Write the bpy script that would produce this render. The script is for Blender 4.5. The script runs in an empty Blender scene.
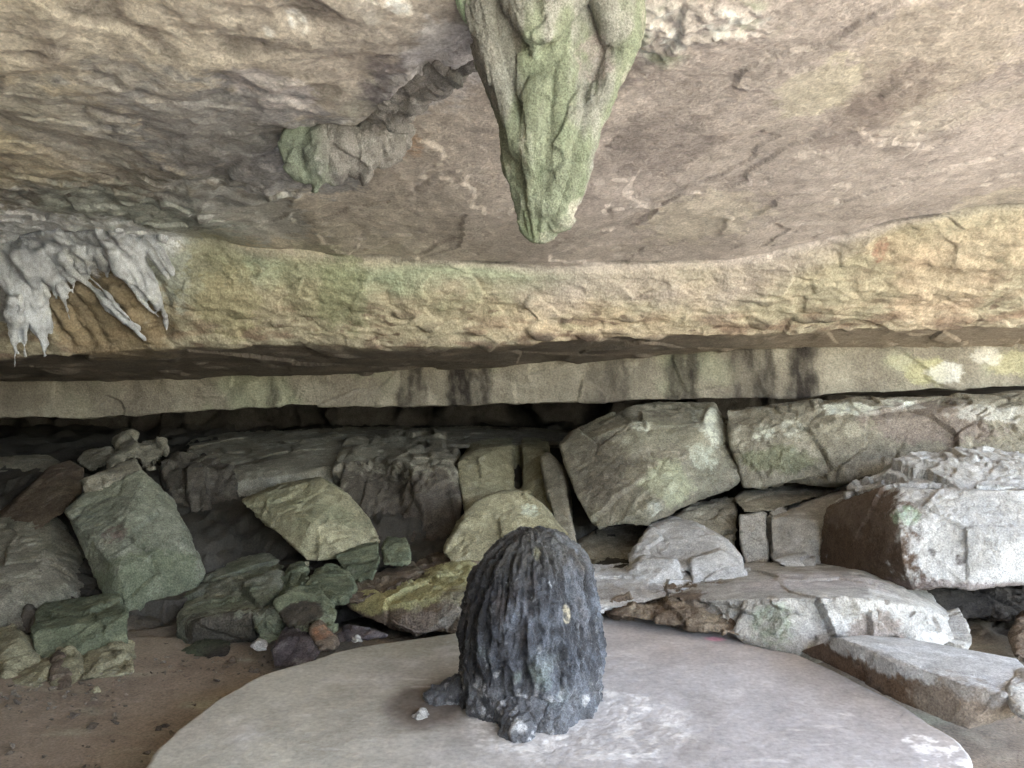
import bpy, bmesh, math, random
import numpy as np
from mathutils import Vector

# ------------------------------------------------------------------ basics
W, H, F, CZ = 1024, 768, 803.0, 1.6
sc = bpy.context.scene
COL = sc.collection
random.seed(7)

def P(px, py, D):
    """a point of the cave, D metres in front of the viewer's standing place"""
    return ((px-512)/F*D, D, CZ-(py-384)/F*D)

def lin(c):
    c = np.array(c, dtype=float)/255.0
    return np.where(c <= .04045, c/12.92, ((c+.055)/1.055)**2.4)

# ------------------------------------------------------------------ noise
_r = np.random.RandomState(11)
PERM = _r.permutation(256).astype(np.int32)
PERM = np.concatenate([PERM, PERM, PERM])
G = _r.normal(size=(256, 3)); G /= np.linalg.norm(G, axis=1)[:, None]; G = G.astype(np.float32)
RJ = _r.rand(256, 3).astype(np.float32)
RD = _r.normal(size=(256, 3)); RD /= np.linalg.norm(RD, axis=1)[:, None]; RD = RD.astype(np.float32)
RV = _r.rand(256).astype(np.float32)

def _h(x, y, z, s=0):
    return PERM[PERM[PERM[(x+s) & 255] + (y & 255)] + (z & 255)]

GX, GY, GZ = [np.ascontiguousarray(G[:, k]) for k in range(3)]
from concurrent.futures import ThreadPoolExecutor
POOL = ThreadPoolExecutor(4)
CH = 24000
def chunked(fn, p):
    if len(p) <= CH: return fn(p)
    parts = list(POOL.map(fn, [p[i:i+CH] for i in range(0, len(p), CH)]))
    if isinstance(parts[0], tuple): return tuple(np.concatenate(x) for x in zip(*parts))
    return np.concatenate(parts)

def _perlin(p, s):
    i = np.floor(p).astype(np.int32); f = p-i
    fx, fy, fz = f[:, 0], f[:, 1], f[:, 2]
    ux, uy, uz = [t*t*t*(t*(t*6-15)+10) for t in (fx, fy, fz)]
    hx = (PERM[(i[:, 0]+s) & 255], PERM[(i[:, 0]+s+1) & 255])
    iy = (i[:, 1] & 255, (i[:, 1]+1) & 255); iz = (i[:, 2] & 255, (i[:, 2]+1) & 255)
    xs = []
    for dx in (0, 1):
        ys = []
        for dy in (0, 1):
            hxy = PERM[hx[dx]+iy[dy]]; zs = []
            for dz in (0, 1):
                h = PERM[hxy+iz[dz]]
                zs.append((fx-dx)*GX[h]+(fy-dy)*GY[h]+(fz-dz)*GZ[h])
            ys.append(zs[0]+uz*(zs[1]-zs[0]))
        xs.append(ys[0]+uy*(ys[1]-ys[0]))
    return (xs[0]+ux*(xs[1]-xs[0]))*1.6

def perlin(p, s=0):
    p = np.asarray(p, dtype=np.float32)
    return chunked(lambda q: _perlin(q, s), p)

def fbm(p, f=1.0, o=4, g=.5, s=0):
    def fn(p):
        p = p*np.float32(f); a = 1.; r = 0; t = 0
        for k in range(o):
            r = r+a*_perlin(p+np.float32(13.7*k), s+k); t += a; a *= g; p = p*np.float32(2.03)
        return r/t
    return chunked(fn, np.asarray(p, dtype=np.float32))

def ridged(p, f=1.0, o=4, g=.5, s=0):
    def fn(p):
        p = p*np.float32(f); a = 1.; r = 0; t = 0
        for k in range(o):
            r = r+a*(1-2*np.abs(_perlin(p+np.float32(7.3*k), s+k))); t += a; a *= g; p = p*np.float32(2.07)
        return r/t
    return chunked(fn, np.asarray(p, dtype=np.float32))

def cells(p, f=1.0, s=0):
    """Worley: (tilted plane value per cell, F2-F1, random value of the cell)"""
    return chunked(lambda q: _cells(q, s), np.asarray(p, dtype=np.float32)*np.float32(f))

def _cells(p, s):
    i = np.floor(p).astype(np.int32); n = len(p)
    d1 = np.full(n, 9., np.float32); d2 = np.full(n, 9., np.float32)
    pl = np.zeros(n, np.float32); rv = np.zeros(n, np.float32)
    for dx in (-1, 0, 1):
        for dy in (-1, 0, 1):
            for dz in (-1, 0, 1):
                hh = _h(i[:, 0]+dx, i[:, 1]+dy, i[:, 2]+dz, s)
                dl = p-(i+np.array([dx, dy, dz]))-RJ[hh]
                d = np.einsum('ij,ij->i', dl, dl)
                m = d < d1
                d2 = np.where(m, d1, np.minimum(d2, d))
                d1 = np.where(m, d, d1)
                pl = np.where(m, np.einsum('ij,ij->i', dl, RD[hh])+(RV[hh]-.5)*.9, pl)
                rv = np.where(m, RV[hh], rv)
    return pl, np.sqrt(d2)-np.sqrt(d1), rv

def sst(a, b, x):
    t = np.clip((x-a)/(b-a), 0, 1); return t*t*(3-2*t)

def mix(a, b, t):
    t = np.clip(np.asarray(t), 0, 1)[:, None]
    return a*(1-t)+b*t

# ------------------------------------------------------------------ materials
def nd(nt, t, **k):
    n = nt.nodes.new(t)
    for a, b in k.items(): setattr(n, a, b)
    return n

def rock_material(name, scale=14, var=.35, bump=.35, rough=.92, spec=.25, speck=0.0, dist=.012, gl=0):
    m = bpy.data.materials.new(name); m.use_nodes = True
    nt = m.node_tree; nt.nodes.clear(); L = nt.links.new
    out = nd(nt, 'ShaderNodeOutputMaterial'); b = nd(nt, 'ShaderNodeBsdfPrincipled')
    L(b.outputs[0], out.inputs[0])
    at = nd(nt, 'ShaderNodeAttribute', attribute_name='Col')
    tc = nd(nt, 'ShaderNodeTexCoord')
    n1 = nd(nt, 'ShaderNodeTexNoise'); n1.inputs['Scale'].default_value = scale
    n1.inputs['Detail'].default_value = 9; n1.inputs['Roughness'].default_value = .68
    n2 = nd(nt, 'ShaderNodeTexNoise'); n2.inputs['Scale'].default_value = scale*8
    n2.inputs['Detail'].default_value = 6; n2.inputs['Roughness'].default_value = .7
    for n in (n1, n2): L(tc.outputs['Object'], n.inputs['Vector'])
    a = nd(nt, 'ShaderNodeMapRange'); a.inputs[1].default_value = .25; a.inputs[2].default_value = .75
    a.inputs[3].default_value = 1-var; a.inputs[4].default_value = 1+var
    L(n1.outputs['Fac'], a.inputs[0])
    a2 = nd(nt, 'ShaderNodeMapRange'); a2.inputs[1].default_value = .3; a2.inputs[2].default_value = .7
    a2.inputs[3].default_value = 1-min(.8, var*1.5); a2.inputs[4].default_value = 1+var*1.5
    L(n2.outputs['Fac'], a2.inputs[0])
    mu = nd(nt, 'ShaderNodeMath', operation='MULTIPLY'); L(a.outputs[0], mu.inputs[0]); L(a2.outputs[0], mu.inputs[1])
    vm = nd(nt, 'ShaderNodeVectorMath', operation='SCALE'); L(at.outputs['Color'], vm.inputs[0]); L(mu.outputs[0], vm.inputs['Scale'])
    col = vm.outputs[0]
    if speck > 0:                                    # tiny pale mineral grains
        v = nd(nt, 'ShaderNodeTexNoise'); v.inputs['Scale'].default_value = scale*9; v.inputs['Detail'].default_value = 3
        L(tc.outputs['Object'], v.inputs['Vector'])
        r = nd(nt, 'ShaderNodeMapRange'); r.inputs[1].default_value = .66; r.inputs[2].default_value = .74
        r.inputs[4].default_value = speck; L(v.outputs['Fac'], r.inputs[0])
        mx = nd(nt, 'ShaderNodeMix', data_type='RGBA'); L(r.outputs[0], mx.inputs[0]); L(col, mx.inputs[6])
        mx.inputs[7].default_value = (.55, .55, .52, 1); col = mx.outputs[2]
    L(col, b.inputs['Base Color'])
    b.inputs['Roughness'].default_value = rough; b.inputs['Specular IOR Level'].default_value = spec
    bp = nd(nt, 'ShaderNodeBump'); bp.inputs['Strength'].default_value = bump; bp.inputs['Distance'].default_value = dist
    ad = nd(nt, 'ShaderNodeMath', operation='MULTIPLY_ADD'); ad.inputs[1].default_value = .35
    L(n1.outputs['Fac'], ad.inputs[0]); L(n2.outputs['Fac'], ad.inputs[2])
    L(ad.outputs[0], bp.inputs['Height']); L(bp.outputs[0], b.inputs['Normal'])
    return m

M = dict(
    ceiling=rock_material('ceiling_sandstone', 7, .22, .5, dist=.03),
    rock=rock_material('boulder_stone', 11, .34, .85, dist=.022),
    pale=rock_material('pale_limestone', 12, .26, .85, dist=.02, speck=.25),
    flow=rock_material('flowstone', 18, .3, .8, dist=.012, speck=.35),
    wet=rock_material('dark_flowstone', 16, .45, .9, rough=.42, spec=.5, dist=.018, speck=.25),
    floor=rock_material('trodden_floor', 5, .12, .35, dist=.008, speck=.12),
    earth=rock_material('brown_earth', 9, .22, .5, dist=.02),
)

# ------------------------------------------------------------------ mesh helpers
def get_co(me):
    a = np.empty(len(me.vertices)*3, np.float32); me.vertices.foreach_get('co', a); return a.reshape(-1, 3)

def get_no(me):
    a = np.empty(len(me.vertices)*3, np.float32); me.vertex_normals.foreach_get('vector', a); return a.reshape(-1, 3)

def set_co(me, co):
    me.vertices.foreach_set('co', co.astype(np.float32).ravel()); me.update()

def set_col(me, c, sat=.62, gain=1.12):
    l = (c*np.array([.25, .6, .15])).sum(1)[:, None]
    c = (l+(c-l)*sat)*gain
    at = me.color_attributes.get('Col') or me.color_attributes.new('Col', 'FLOAT_COLOR', 'POINT')
    a = np.ones((len(me.vertices), 4), np.float32); a[:, :3] = np.clip(c, .003, .9)
    at.data.foreach_set('color', a.ravel())

def shade(me, v=True):
    me.polygons.foreach_set('use_smooth', np.full(len(me.polygons), v)); me.update()

def add_hull(bm, pts):
    vs = [bm.verts.new(p) for p in pts]
    r = bmesh.ops.convex_hull(bm, input=vs)
    bad = list({e for e in r['geom_interior']+r['geom_unused'] if isinstance(e, bmesh.types.BMVert) and e.is_valid})
    if bad: bmesh.ops.delete(bm, geom=bad, context='VERTS')

ICO = None
def sphere_pts(c, r, sq=(1, 1, 1)):
    global ICO
    if ICO is None:
        b = bmesh.new(); bmesh.ops.create_icosphere(b, subdivisions=2, radius=1)
        ICO = [tuple(v.co) for v in b.verts]; b.free()
    return [(c[0]+p[0]*r*sq[0], c[1]+p[1]*r*sq[1], c[2]+p[2]*r*sq[2]) for p in ICO]

def add_chain(bm, pts, sq=(1, 1, 1)):
    for (a, ra), (b, rb) in zip(pts, pts[1:]):
        add_hull(bm, sphere_pts(a, ra, sq)+sphere_pts(b, rb, sq))

def remesh(bm, vox, smooth=3):
    me = bpy.data.meshes.new('tmp'); bm.to_mesh(me); bm.free()
    o = bpy.data.objects.new('tmp', me); COL.objects.link(o)
    r = o.modifiers.new('r', 'REMESH'); r.mode = 'VOXEL'; r.voxel_size = vox
    if smooth:
        s = o.modifiers.new('s', 'SMOOTH'); s.factor = .5; s.iterations = smooth
    dg = bpy.context.evaluated_depsgraph_get()
    new = bpy.data.meshes.new_from_object(o.evaluated_get(dg), depsgraph=dg)
    bpy.data.objects.remove(o); bpy.data.meshes.remove(me)
    return new

def tag(o, label=None, cat=None, group=None, kind=None):
    if label: o['label'] = label
    if cat: o['category'] = cat
    if group: o['group'] = group
    if kind: o['kind'] = kind
    return o

def link(name, me, mat, parent=None):
    me.name = name
    me.materials.clear(); me.materials.append(mat)
    o = bpy.data.objects.new(name, me); COL.objects.link(o)
    if parent: o.parent = parent
    return o

def project(co):
    y = np.maximum(co[:, 1], .05)
    return np.stack([512+co[:, 0]/y*F, 384-(co[:, 2]-CZ)/y*F], 1)

def anchor(co, px, py):
    """the surface point of a finished mesh nearest to a measured direction (gives a place in the cave)"""
    q = project(co); d = (q[:, 0]-px)**2+(q[:, 1]-py)**2+np.where(co[:, 1] < .5, 1e9, 0)
    k = np.argsort(d)[:12]
    return co[k[np.argmin(co[k, 1])]].astype(float)

def grid_mesh(X):
    """X: (rows, cols, 3)"""
    r, c, _ = X.shape
    me = bpy.data.meshes.new('g')
    me.vertices.add(r*c); me.vertices.foreach_set('co', X.astype(np.float32).ravel())
    i = np.arange((r-1)*(c-1)); a = (i//(c-1))*c+i % (c-1)
    q = np.stack([a, a+1, a+c+1, a+c], 1).ravel()
    n = len(i)
    me.loops.add(n*4); me.polygons.add(n)
    me.loops.foreach_set('vertex_index', q); me.polygons.foreach_set('loop_start', np.arange(n)*4)
    me.update(calc_edges=True); me.validate()
    shade(me)
    return me

def spots(co, c, lst, seed=3, n=None):
    """stains and painted shade: (world point, radii (x,y,z) or r, colour, strength)"""
    if not lst: return c
    w = fbm(co, 7, 6, .75, seed); w2 = fbm(co, 19, 4, .7, seed+1)
    for pt, r, colr, k in lst:
        r = np.array(r if hasattr(r, '__len__') else (r, r, r), float)
        d = np.sqrt((((co-np.array(pt))/r)**2).sum(1))
        c = mix(c, lin(colr), k*sst(1.10, .8, d+1.0*w)*(sst(-.45, .25, w2) if r.max() < .2 else 1))
    return c

# ------------------------------------------------------------------ ground
def ground_z(x, y):
    x = np.asarray(x, float); y = np.asarray(y, float)
    s = .75*sst(5.2, 9.0, y)+.2*sst(9, 12, y)
    r = .25*sst(1.2, 2.4, x)*sst(5.6, 5.2, y)       # brown floor on the far side stays low
    s = s*(1-.0*r)
    return s-.03

def build_floor():
    xs = np.unique(np.concatenate([np.linspace(-400, -14, 24), np.arange(-14, -5, .1), np.arange(-5, 5, .022), np.arange(5, 14, .1), np.linspace(14, 400, 24)]))
    ys = np.unique(np.concatenate([np.linspace(-500, -6, 26), np.arange(-6, 2.6, .1), np.arange(2.6, 6.4, .022), np.arange(6.4, 15, .08), np.linspace(15, 300, 20)]))
    Y, X = np.meshgrid(ys, xs, indexing='ij')
    Z = ground_z(X, Y)
    g = np.stack([X, Y, Z], 2); me = grid_mesh(g); co = get_co(me)
    near = sst(30, 10, np.abs(co[:, 0]))*sst(30, 10, np.abs(co[:, 1]))
    rub = sst(4.9, 5.6, co[:, 1])
    co[:, 2] += near*(.02*fbm(co, .8, 3)+.012*fbm(co, 6, 4, s=4)+rub*(.10*cells(co, 2.6, 2)[0]+.03*cells(co, 8, 9)[0]))
    # worn hump of earth beside the platform
    set_co(me, co)
    c = mix(lin((128, 112, 88)), lin((118, 100, 80)), .5+.9*fbm(co, 1.3, 4, s=8))
    c = mix(c, lin((136, 128, 100)), sst(.1, .5, fbm(co*[1, 2.5, 1], 2.2, 4, s=18)))
    c = mix(c, lin((62, 58, 50)), rub)  # ground under the pile darkened to deepen the shadowed gaps
    c = mix(c, lin((150, 150, 120)), sst(-2.5, -5, co[:, 1]))      # ground outside painted pale so it bounces sunlight into the cave
    set_col(me, c*1.55, sat=.62)
    o = link('ground', me, M['earth']); tag(o, kind='structure'); return o
build_floor()

# ------------------------------------------------------------------ ceiling
def I(px, pts):
    return np.interp(px, [p[0] for p in pts], [p[1] for p in pts])

CR_Y = [(-400, 236), (0, 234), (90, 232), (200, 240), (260, 250), (330, 257), (450, 262), (560, 268), (640, 263), (700, 262), (740, 262), (782, 250), (862, 235), (892, 221), (960, 213), (1024, 205), (1500, 170)]
CR_D = [(-400, 6.3), (200, 6.4), (512, 6.5), (700, 6.5), (850, 6.1), (1024, 5.6), (1500, 4.9)]
MD_Y = [(-400, 300), (0, 295), (300, 300), (512, 305), (700, 302), (1024, 285), (1500, 270)]
MD_D = [(-400, 6.5), (300, 6.6), (512, 6.7), (700, 6.65), (1024, 6.15), (1500, 5.6)]
LB_Y = [(-400, 360), (0, 356), (100, 352), (200, 345), (300, 342), (450, 346), (600, 341), (700, 336), (850, 331), (1024, 328), (1500, 326)]
LB_D = [(-400, 6.9), (512, 6.95), (800, 6.85), (1024, 6.5), (1500, 6.2)]
UB_Y = [(-400, 384), (0, 384), (200, 381), (300, 378), (400, 372), (500, 367), (600, 362), (700, 357), (800, 353), (1024, 350), (1500, 348)]
UB_D = [(-400, 9.4), (200, 9.2), (400, 8.8), (600, 8.3), (800, 7.8), (1024, 7.4), (1500, 7.0)]
NR_Z = 1.25    # height of the near ceiling above the eye

def line_at(X, YT, DT):
    px = 512+X/6.5*F
    for _ in range(12):
        D = I(px, DT); px = .5*px+.5*(512+X/D*F)
    D = I(px, DT); y = I(px, YT)
    return D, CZ-(y-384)/F*D

def build_ceiling():
    xs = np.unique(np.concatenate([np.arange(-16, -4.6, .1), np.arange(-4.6, 4.6, .0125), np.arange(4.6, 12, .1)]))
    Dc, Zc = line_at(xs, CR_Y, CR_D); Dm, Zm = line_at(xs, MD_Y, MD_D)
    xj = np.stack([xs, xs*0, xs*0], 1); jg = fbm(xj, 1.7, 5, .6, s=71)
    Dc = Dc+.16*fbm(xj, 1.1, 2, s=71); Zc = Zc+.02*fbm(xj, 1.0, 2, s=72)
    sm = lambda a: np.convolve(np.pad(a, 20, mode='edge'), np.ones(41)/41, 'valid')
    Dc, Zc = sm(Dc), sm(Zc)
    stp = .012+.06*sst(-.15, .35, fbm(xj, .9, 2, s=73))*np.maximum(sst(.3, -.9, xs), sst(1.5, 2.4, xs))
    Dl, Zl = line_at(xs, LB_Y, LB_D); Du, Zu = line_at(xs, UB_Y, UB_D)
    o = np.ones_like(xs)
    mouth = -3.2+.0*xs
    tilt = .05*np.clip(xs, -2, 3)
    rows = [  # (Y, Z, samples to next)
        (o*14.5, o*9.0, 8), (o*-4.5, o*9.5, 6), (mouth-1.3, o*6.0, 6), (mouth, o*4.0, 14),
        (o*-1.0, CZ+1.85+tilt, 20), (o*1.2, CZ+1.62+tilt, 60), (o*2.7, CZ+1.42+tilt, 150),
        (o*4.3, .5*(CZ+1.40+tilt)+.5*(Zc+.04)+.03, 150), (Dc-.02, Zc+stp-.02, 6), (Dc+.0, Zc-.02, 50), (Dm, Zm, 55),
        (Dl, Zl, 10), (Dl+.12, Zl-.015, 70), (Du, Zu, 8), (Du+.1, Zu+.25, 20), (o*14.5, o*2.3, 8), (o*14.6, o*9.0, 1)]
    out = []
    for (ya, za, n), (yb, zb, _) in zip(rows, rows[1:]):
        for k in range(n):
            t = k/n; out.append(np.stack([xs, ya*(1-t)+yb*t, za*(1-t)+zb*t], 1))
    g = np.array(out); 
    # rounded mid profile: smooth rows lightly between the crack and the underside
    up = sst(6.8, 8.5, xs)                                      # the roof curls up at the open end
    g[:, :, 2] = g[:, :, 2]+(np.maximum(9.0, g[:, :, 2])-g[:, :, 2])*(up**2)[None, :]
    lf = sst(-9.5, -12.5, xs)
    me = grid_mesh(g); co = get_co(me); no = get_no(me)
    vis = sst(-4, -2, co[:, 1])*sst(13, 11, co[:, 1])
    q = project(co)
    n1 = fbm(co*[1, .8, 1.2], .7, 3, s=1)
    # where the lower, yellow layer begins (its height below the crack line)
    dcr = np.interp(co[:, 0], xs, Dc)
    below = sst(-.02, .05, co[:, 1]-dcr)
    under = sst(-.1, .2, co[:, 1]-np.interp(co[:, 0], xs, Dl))
    # streaky near ceiling : long grain running obliquely
    R = np.array([[.62, -.78, 0], [.78, .62, 0], [0, 0, 1]])
    pr = (co@R.T)*np.array([.75, 1.6, 1.5])+.25*np.stack([fbm(co, .9, 2, s=81), fbm(co, .9, 2, s=82), 0*co[:, 0]], 1)
    streak = fbm(pr, 1.2, 5, .55, s=5)
    pits = ridged(pr, 2.1, 3, s=31)
    flk = sst(0, .012, fbm(pr, .55, 5, .5, s=93))+.7*sst(.2, .212, fbm(pr, .7, 5, .5, s=94))
    d = vis*(.055*n1+(1-below)*.014*flk+(1-below)*(.020*streak-.004*sst(.35, .8, pits)))
    # the lower yellow bed: knobbly, with horizontal beds and pits low down
    beds = fbm(co*[.5, 2.2, 5.0], 1.6, 4, s=9)
    knob = cells(co*[1, 1.2, 1.6], 3.0, 4)[0]
    d += vis*below*(1-under)*(.03*beds+.022*knob+.035*fbm(co*[1, 1, 1.6], 5, 5, .6, s=15))
    dfold = sst(20, 50, q[:, 0])*sst(178, 160, q[:, 0])*sst(262, 285, q[:, 1])*sst(356, 335, q[:, 1])*below
    tt = (q[:, 0]-.72*(q[:, 1]-270))/30; rr = 1-2*np.abs(perlin(np.stack([tt, tt*0+.3, tt*0+.7], 1), 14))
    d += dfold*(.10*rr-.02)
    ztop = np.interp(co[:, 0], xs, Zl)
    low = sst(.45, .0, co[:, 2]-ztop)*below
    hole = sst(.25, .6, perlin(co*[3.6, 5, 12], 21))*sst(-.1, .3, perlin(co*[1.5, 1.5, 2], 8))
    d -= vis*.07*hole*low*(1-under*.6)
    d += vis*under*(.03*cells(co*[.6, .6, 1], 2.2, 7)[0]+.02*streak)
    # the rough step of the ceiling in the upper left: an older bed left hanging lower
    E = [(-60, 250), (60, 244), (160, 238), (215, 222), (300, 196), (330, 180), (400, 130), (470, 72), (520, 40), (640, -60)]
    ey = np.interp(q[:, 0], [e[0] for e in E], [e[1] for e in E])
    wob = 16*fbm(co, 1.6, 4, s=40)
    inner = ey-q[:, 1]+wob
    inview = (co[:, 1] > 1.2)*(1-below)
    dz = sst(-5, 22, inner)*sst(620, 470, q[:, 0])*inview
    ledgefade = np.where(co[:, 1] > 1.2, 1, 0)
    # second rough riser inside it
    inner2 = inner-55-25*fbm(co, 1.1, 3, s=44)
    co[:, 2] -= .08*dz*(.75+.5*fbm(co, 2.5, 3, s=2))+.04*sst(0, 10, inner2)*dz
    band = sst(-4, 14, inner)*sst(105, 55, inner)*sst(560, 470, q[:, 0])*inview
    kn, f21, rv = cells(co, 4.5, 3)
    co[:, 2] -= band*(.025*kn+.04*fbm(pr, 4, 5, .6, s=6)-.01)
    kn2 = cells(co*[.7, 1, 1], 2.6, 13)[0]
    co[:, 2] -= inview*dz*(1-band)*(.007*kn2+.009*fbm(pr, 4.0, 5, .6, s=61)-.02*sst(.25, .55, perlin(co*[4, 4, 4], 5))-.007*sst(.7, .95, ridged(pr, 3.0, 3, .6, s=74))+.008*fbm(co, 8, 4, .65, s=75))
    # lumpy calcite crust beside the big stalactite
    cr = np.exp(-(((q[:, 0]-650)/42)**2+((q[:, 1]-30)/38)**2))+.8*np.exp(-(((q[:, 0]-735)/50)**2+((q[:, 1]-18)/24)**2))
    cr *= inview
    co[:, 2] -= cr*(.02+.045*np.abs(fbm(co, 14, 3, s=3))+.04*kn)
    d += vis*(.007*fbm(co, 12, 4, .65, s=85)+(1-below)*.003*fbm(pr, 9, 4, .65, s=86))
    co += no*d[:, None]
    # fissures
    set_co(me, co)
    # ---------------- colours
    tan, pink, yel, grey = lin((156, 143, 120)), lin((160, 143, 137)), lin((164, 146, 92)), lin((128, 124, 112))
    right = sst(-1.6, .8, co[:, 0])
    c = mix(tan, pink, right*.85+.3*fbm(co, .6, 3, s=50))
    c = mix(c, lin((120, 108, 96)), sst(-.1, .55, streak)*.4)
    c = mix(c, lin((168, 154, 134)), sst(.12, .5, fbm(pr, 1.2, 5, .6, s=52))*.6)
    c = mix(c, lin((110, 96, 90)), sst(.2, .45, fbm(co, 2.4, 5, .62, s=89))*.35)
    c = mix(c, lin((104, 90, 86)), sst(.18, .5, fbm(pr, 2.6, 5, .6, s=53))*.45)
    c = mix(c, yel, sst(-1.0, -2.6, co[:, 0])*sst(-.15, .35, fbm(co, .9, 4, s=54))*.75*(1-below))
    # rough grey band
    c = mix(c, grey*.72, band*.8)
    c = mix(c, lin((190, 192, 188)), band*sst(.15, .5, fbm(co, 7, 4, s=56))*.75)
    c = mix(c, lin((120, 132, 112)), band*sst(.1, .45, fbm(co, 3, 3, s=57))*.6)
    c = mix(c, lin((60, 56, 56)), band*sst(.2, .6, fbm(co, 4, 4, s=58))*.6)
    # yellow bed
    yb = mix(lin((166, 154, 118)), lin((142, 129, 94)), .5+.9*fbm(co*[1, 1, 1.5], 2.2, 4, s=60))
    yb = mix(yb, lin((186, 158, 116)), right*sst(-.2, .4, fbm(co*[1, 1, 2], 1.4, 3, s=62))*.7)
    yb = mix(yb, lin((122, 132, 84)), sst(-1.9, -1.2, co[:, 0])*sst(1.4, -.2, co[:, 0])*sst(.0, .35, fbm(co, 1.3, 3, s=63))*.7)
    yb = mix(yb, lin((200, 186, 150)), sst(.2, .5, fbm(co*[1, 1, 2], 6, 4, s=64))*.5)
    yb = mix(yb, lin((120, 84, 60)), np.maximum(low, .35)*sst(-.05, .35, fbm(co*[1, 1, 3.5], 3, 4, s=65))*.75)
    yb = mix(yb, lin((60, 44, 34)), hole*low*.9)
    pk2 = sst(.30, .42, perlin(co*[9, 9, 24], 25))*sst(-.1, .25, perlin(co*[1.5, 1.5, 3], 18))
    yb = mix(yb, lin((92, 66, 48)), pk2*sst(.6, .1, co[:, 2]-ztop)*.8)
    c = mix(c, yb, sst(-.02, .03+right*.35*sst(3.4, 1.5, co[:, 0]), co[:, 1]-dcr+.25*right*sst(3.4, 1.5, co[:, 0])*fbm(co, 1.5, 4, s=83)))
    # brown-stained underside, painted darker where little light reaches
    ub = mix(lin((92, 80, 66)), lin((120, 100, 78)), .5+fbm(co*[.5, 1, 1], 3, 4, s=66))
    ub = mix(ub, lin((165, 140, 105)), sst(1.0, 3.2, co[:, 0])*.8)  # right end painted paler, standing in for daylight from that side
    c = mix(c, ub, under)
    # dark joint along the crack and the greenish rim under it
    dz_ = np.abs(co[:, 1]-dcr)
    gx = sst(-2.9, -2.2, co[:, 0])*sst(1.0, -.3, co[:, 0])
    rim = below*sst(.16, .02, co[:, 1]-dcr-.06*fbm(co, 3, 3, s=67))
    c = mix(c, lin((136, 156, 118)), rim*gx*.8)
    c = mix(c, lin((150, 140, 110)), rim*(1-gx)*.4)
    c = mix(c, lin((60, 58, 50)), sst(.035, .012, np.abs(co[:, 1]-dcr+.01))*.7*sst(-.2, .3, fbm(co, 1.3, 4, s=92)+.35*(1-gx)*0))
    pt = sst(.25, .55, perlin(co*[4, 4, 4], 5))*dz*inview*(1-band)
    c = mix(c, lin((84, 76, 70)), pt*.5)
    c = mix(c, lin((180, 186, 178)), sst(.3, .8, cr)*(.15+.55*sst(-.1, .3, fbm(co, 16, 3, s=68))))
    c = mix(c, lin((110, 130, 84)), sst(.2, .6, cr)*sst(.05, .3, fbm(co, 7, 3, s=69))*.7)
    # named patches
    def S(px, py, rx, rz, colr, k): return (anchor(co, px, py), (rx, max(rx, rz)*1.6, rz*3), colr, k)
    st = [S(298, 22, .035, .02, (215, 215, 205), .85), S(268, 34, .02, .012, (205, 205, 195), .7), S(372, 16, .05, .008, (190, 186, 176), .5), S(398, 12, .04, .02, (225, 220, 210), .8),
          S(410, 88, .22, .05, (88, 78, 88), .75), S(455, 60, .2, .05, (172, 170, 176), .6), S(275, 105, .18, .05, (168, 160, 168), .5),  # first patch paints the shade of a hollow not cut into the roof
          S(430, 95, .2, .05, (175, 172, 170), .5), S(410, 150, .09, .05, (178, 130, 70), .7), S(148, 35, .04, .03, (86, 70, 60), .6),
          S(60, 130, .4, .10, (128, 130, 128), .5), S(250, 160, .55, .12, (104, 104, 108), .75), S(160, 110, .3, .05, (128, 126, 124), .5),
          S(300, 175, .3, .10, (110, 112, 116), .6), S(100, 215, .5, .2, (96, 88, 84), .6), S(240, 212, .5, .1, (140, 146, 150), .5),
          S(150, 232, .7, .15, (128, 140, 128), .6), S(60, 260, .6, .15, (118, 120, 118), .6), S(110, 320, .5, .2, (128, 104, 60), .8),
          S(170, 260, .25, .15, (150, 158, 146), .7), S(60, 240, .7, .08, (176, 178, 184), .8), S(130, 236, .4, .06, (176, 180, 184), .8), S(10, 290, .25, .12, (130, 132, 138), .8), S(40, 262, .3, .06, (180, 184, 190), .8), S(220, 290, .3, .2, (140, 132, 80), .6), S(320, 285, .35, .12, (138, 134, 92), .5),
          S(345, 300, .2, .15, (106, 118, 70), .5), S(880, 252, .05, .05, (150, 84, 60), .6), S(660, 150, .3, .05, (96, 82, 80), .4), S(700, 220, .4, .04, (180, 166, 136), .5),
          S(930, 60, .4, .06, (170, 152, 120), .4), S(820, 90, .2, .04, (164, 156, 118), .5), S(900, 95, .2, .03, (112, 92, 88), .5), S(850, 130, .2, .04, (112, 92, 88), .4),
          S(950, 280, .4, .15, (180, 148, 112), .4), S(990, 225, .4, .08, (180, 166, 130), .4)]
    c = spots(co, c, st)
    fine = fbm(co*[1, 1, 1.5], 12, 3, .6, s=70)
    c = c*(1+.25*fine)[:, None]
    lum = (c*np.array([.25, .6, .15])).sum(1)[:, None]
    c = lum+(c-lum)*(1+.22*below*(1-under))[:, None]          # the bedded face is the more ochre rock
    c = c*(1+.16*sst(.5, -1.5, co[:, 0])*(1-below)-.17*below)[:, None]  # ceiling paler towards the left, bedded face darker overall
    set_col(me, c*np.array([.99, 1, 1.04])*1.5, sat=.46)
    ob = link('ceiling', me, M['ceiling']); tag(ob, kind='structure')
    return co
CEIL = build_ceiling()

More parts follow.
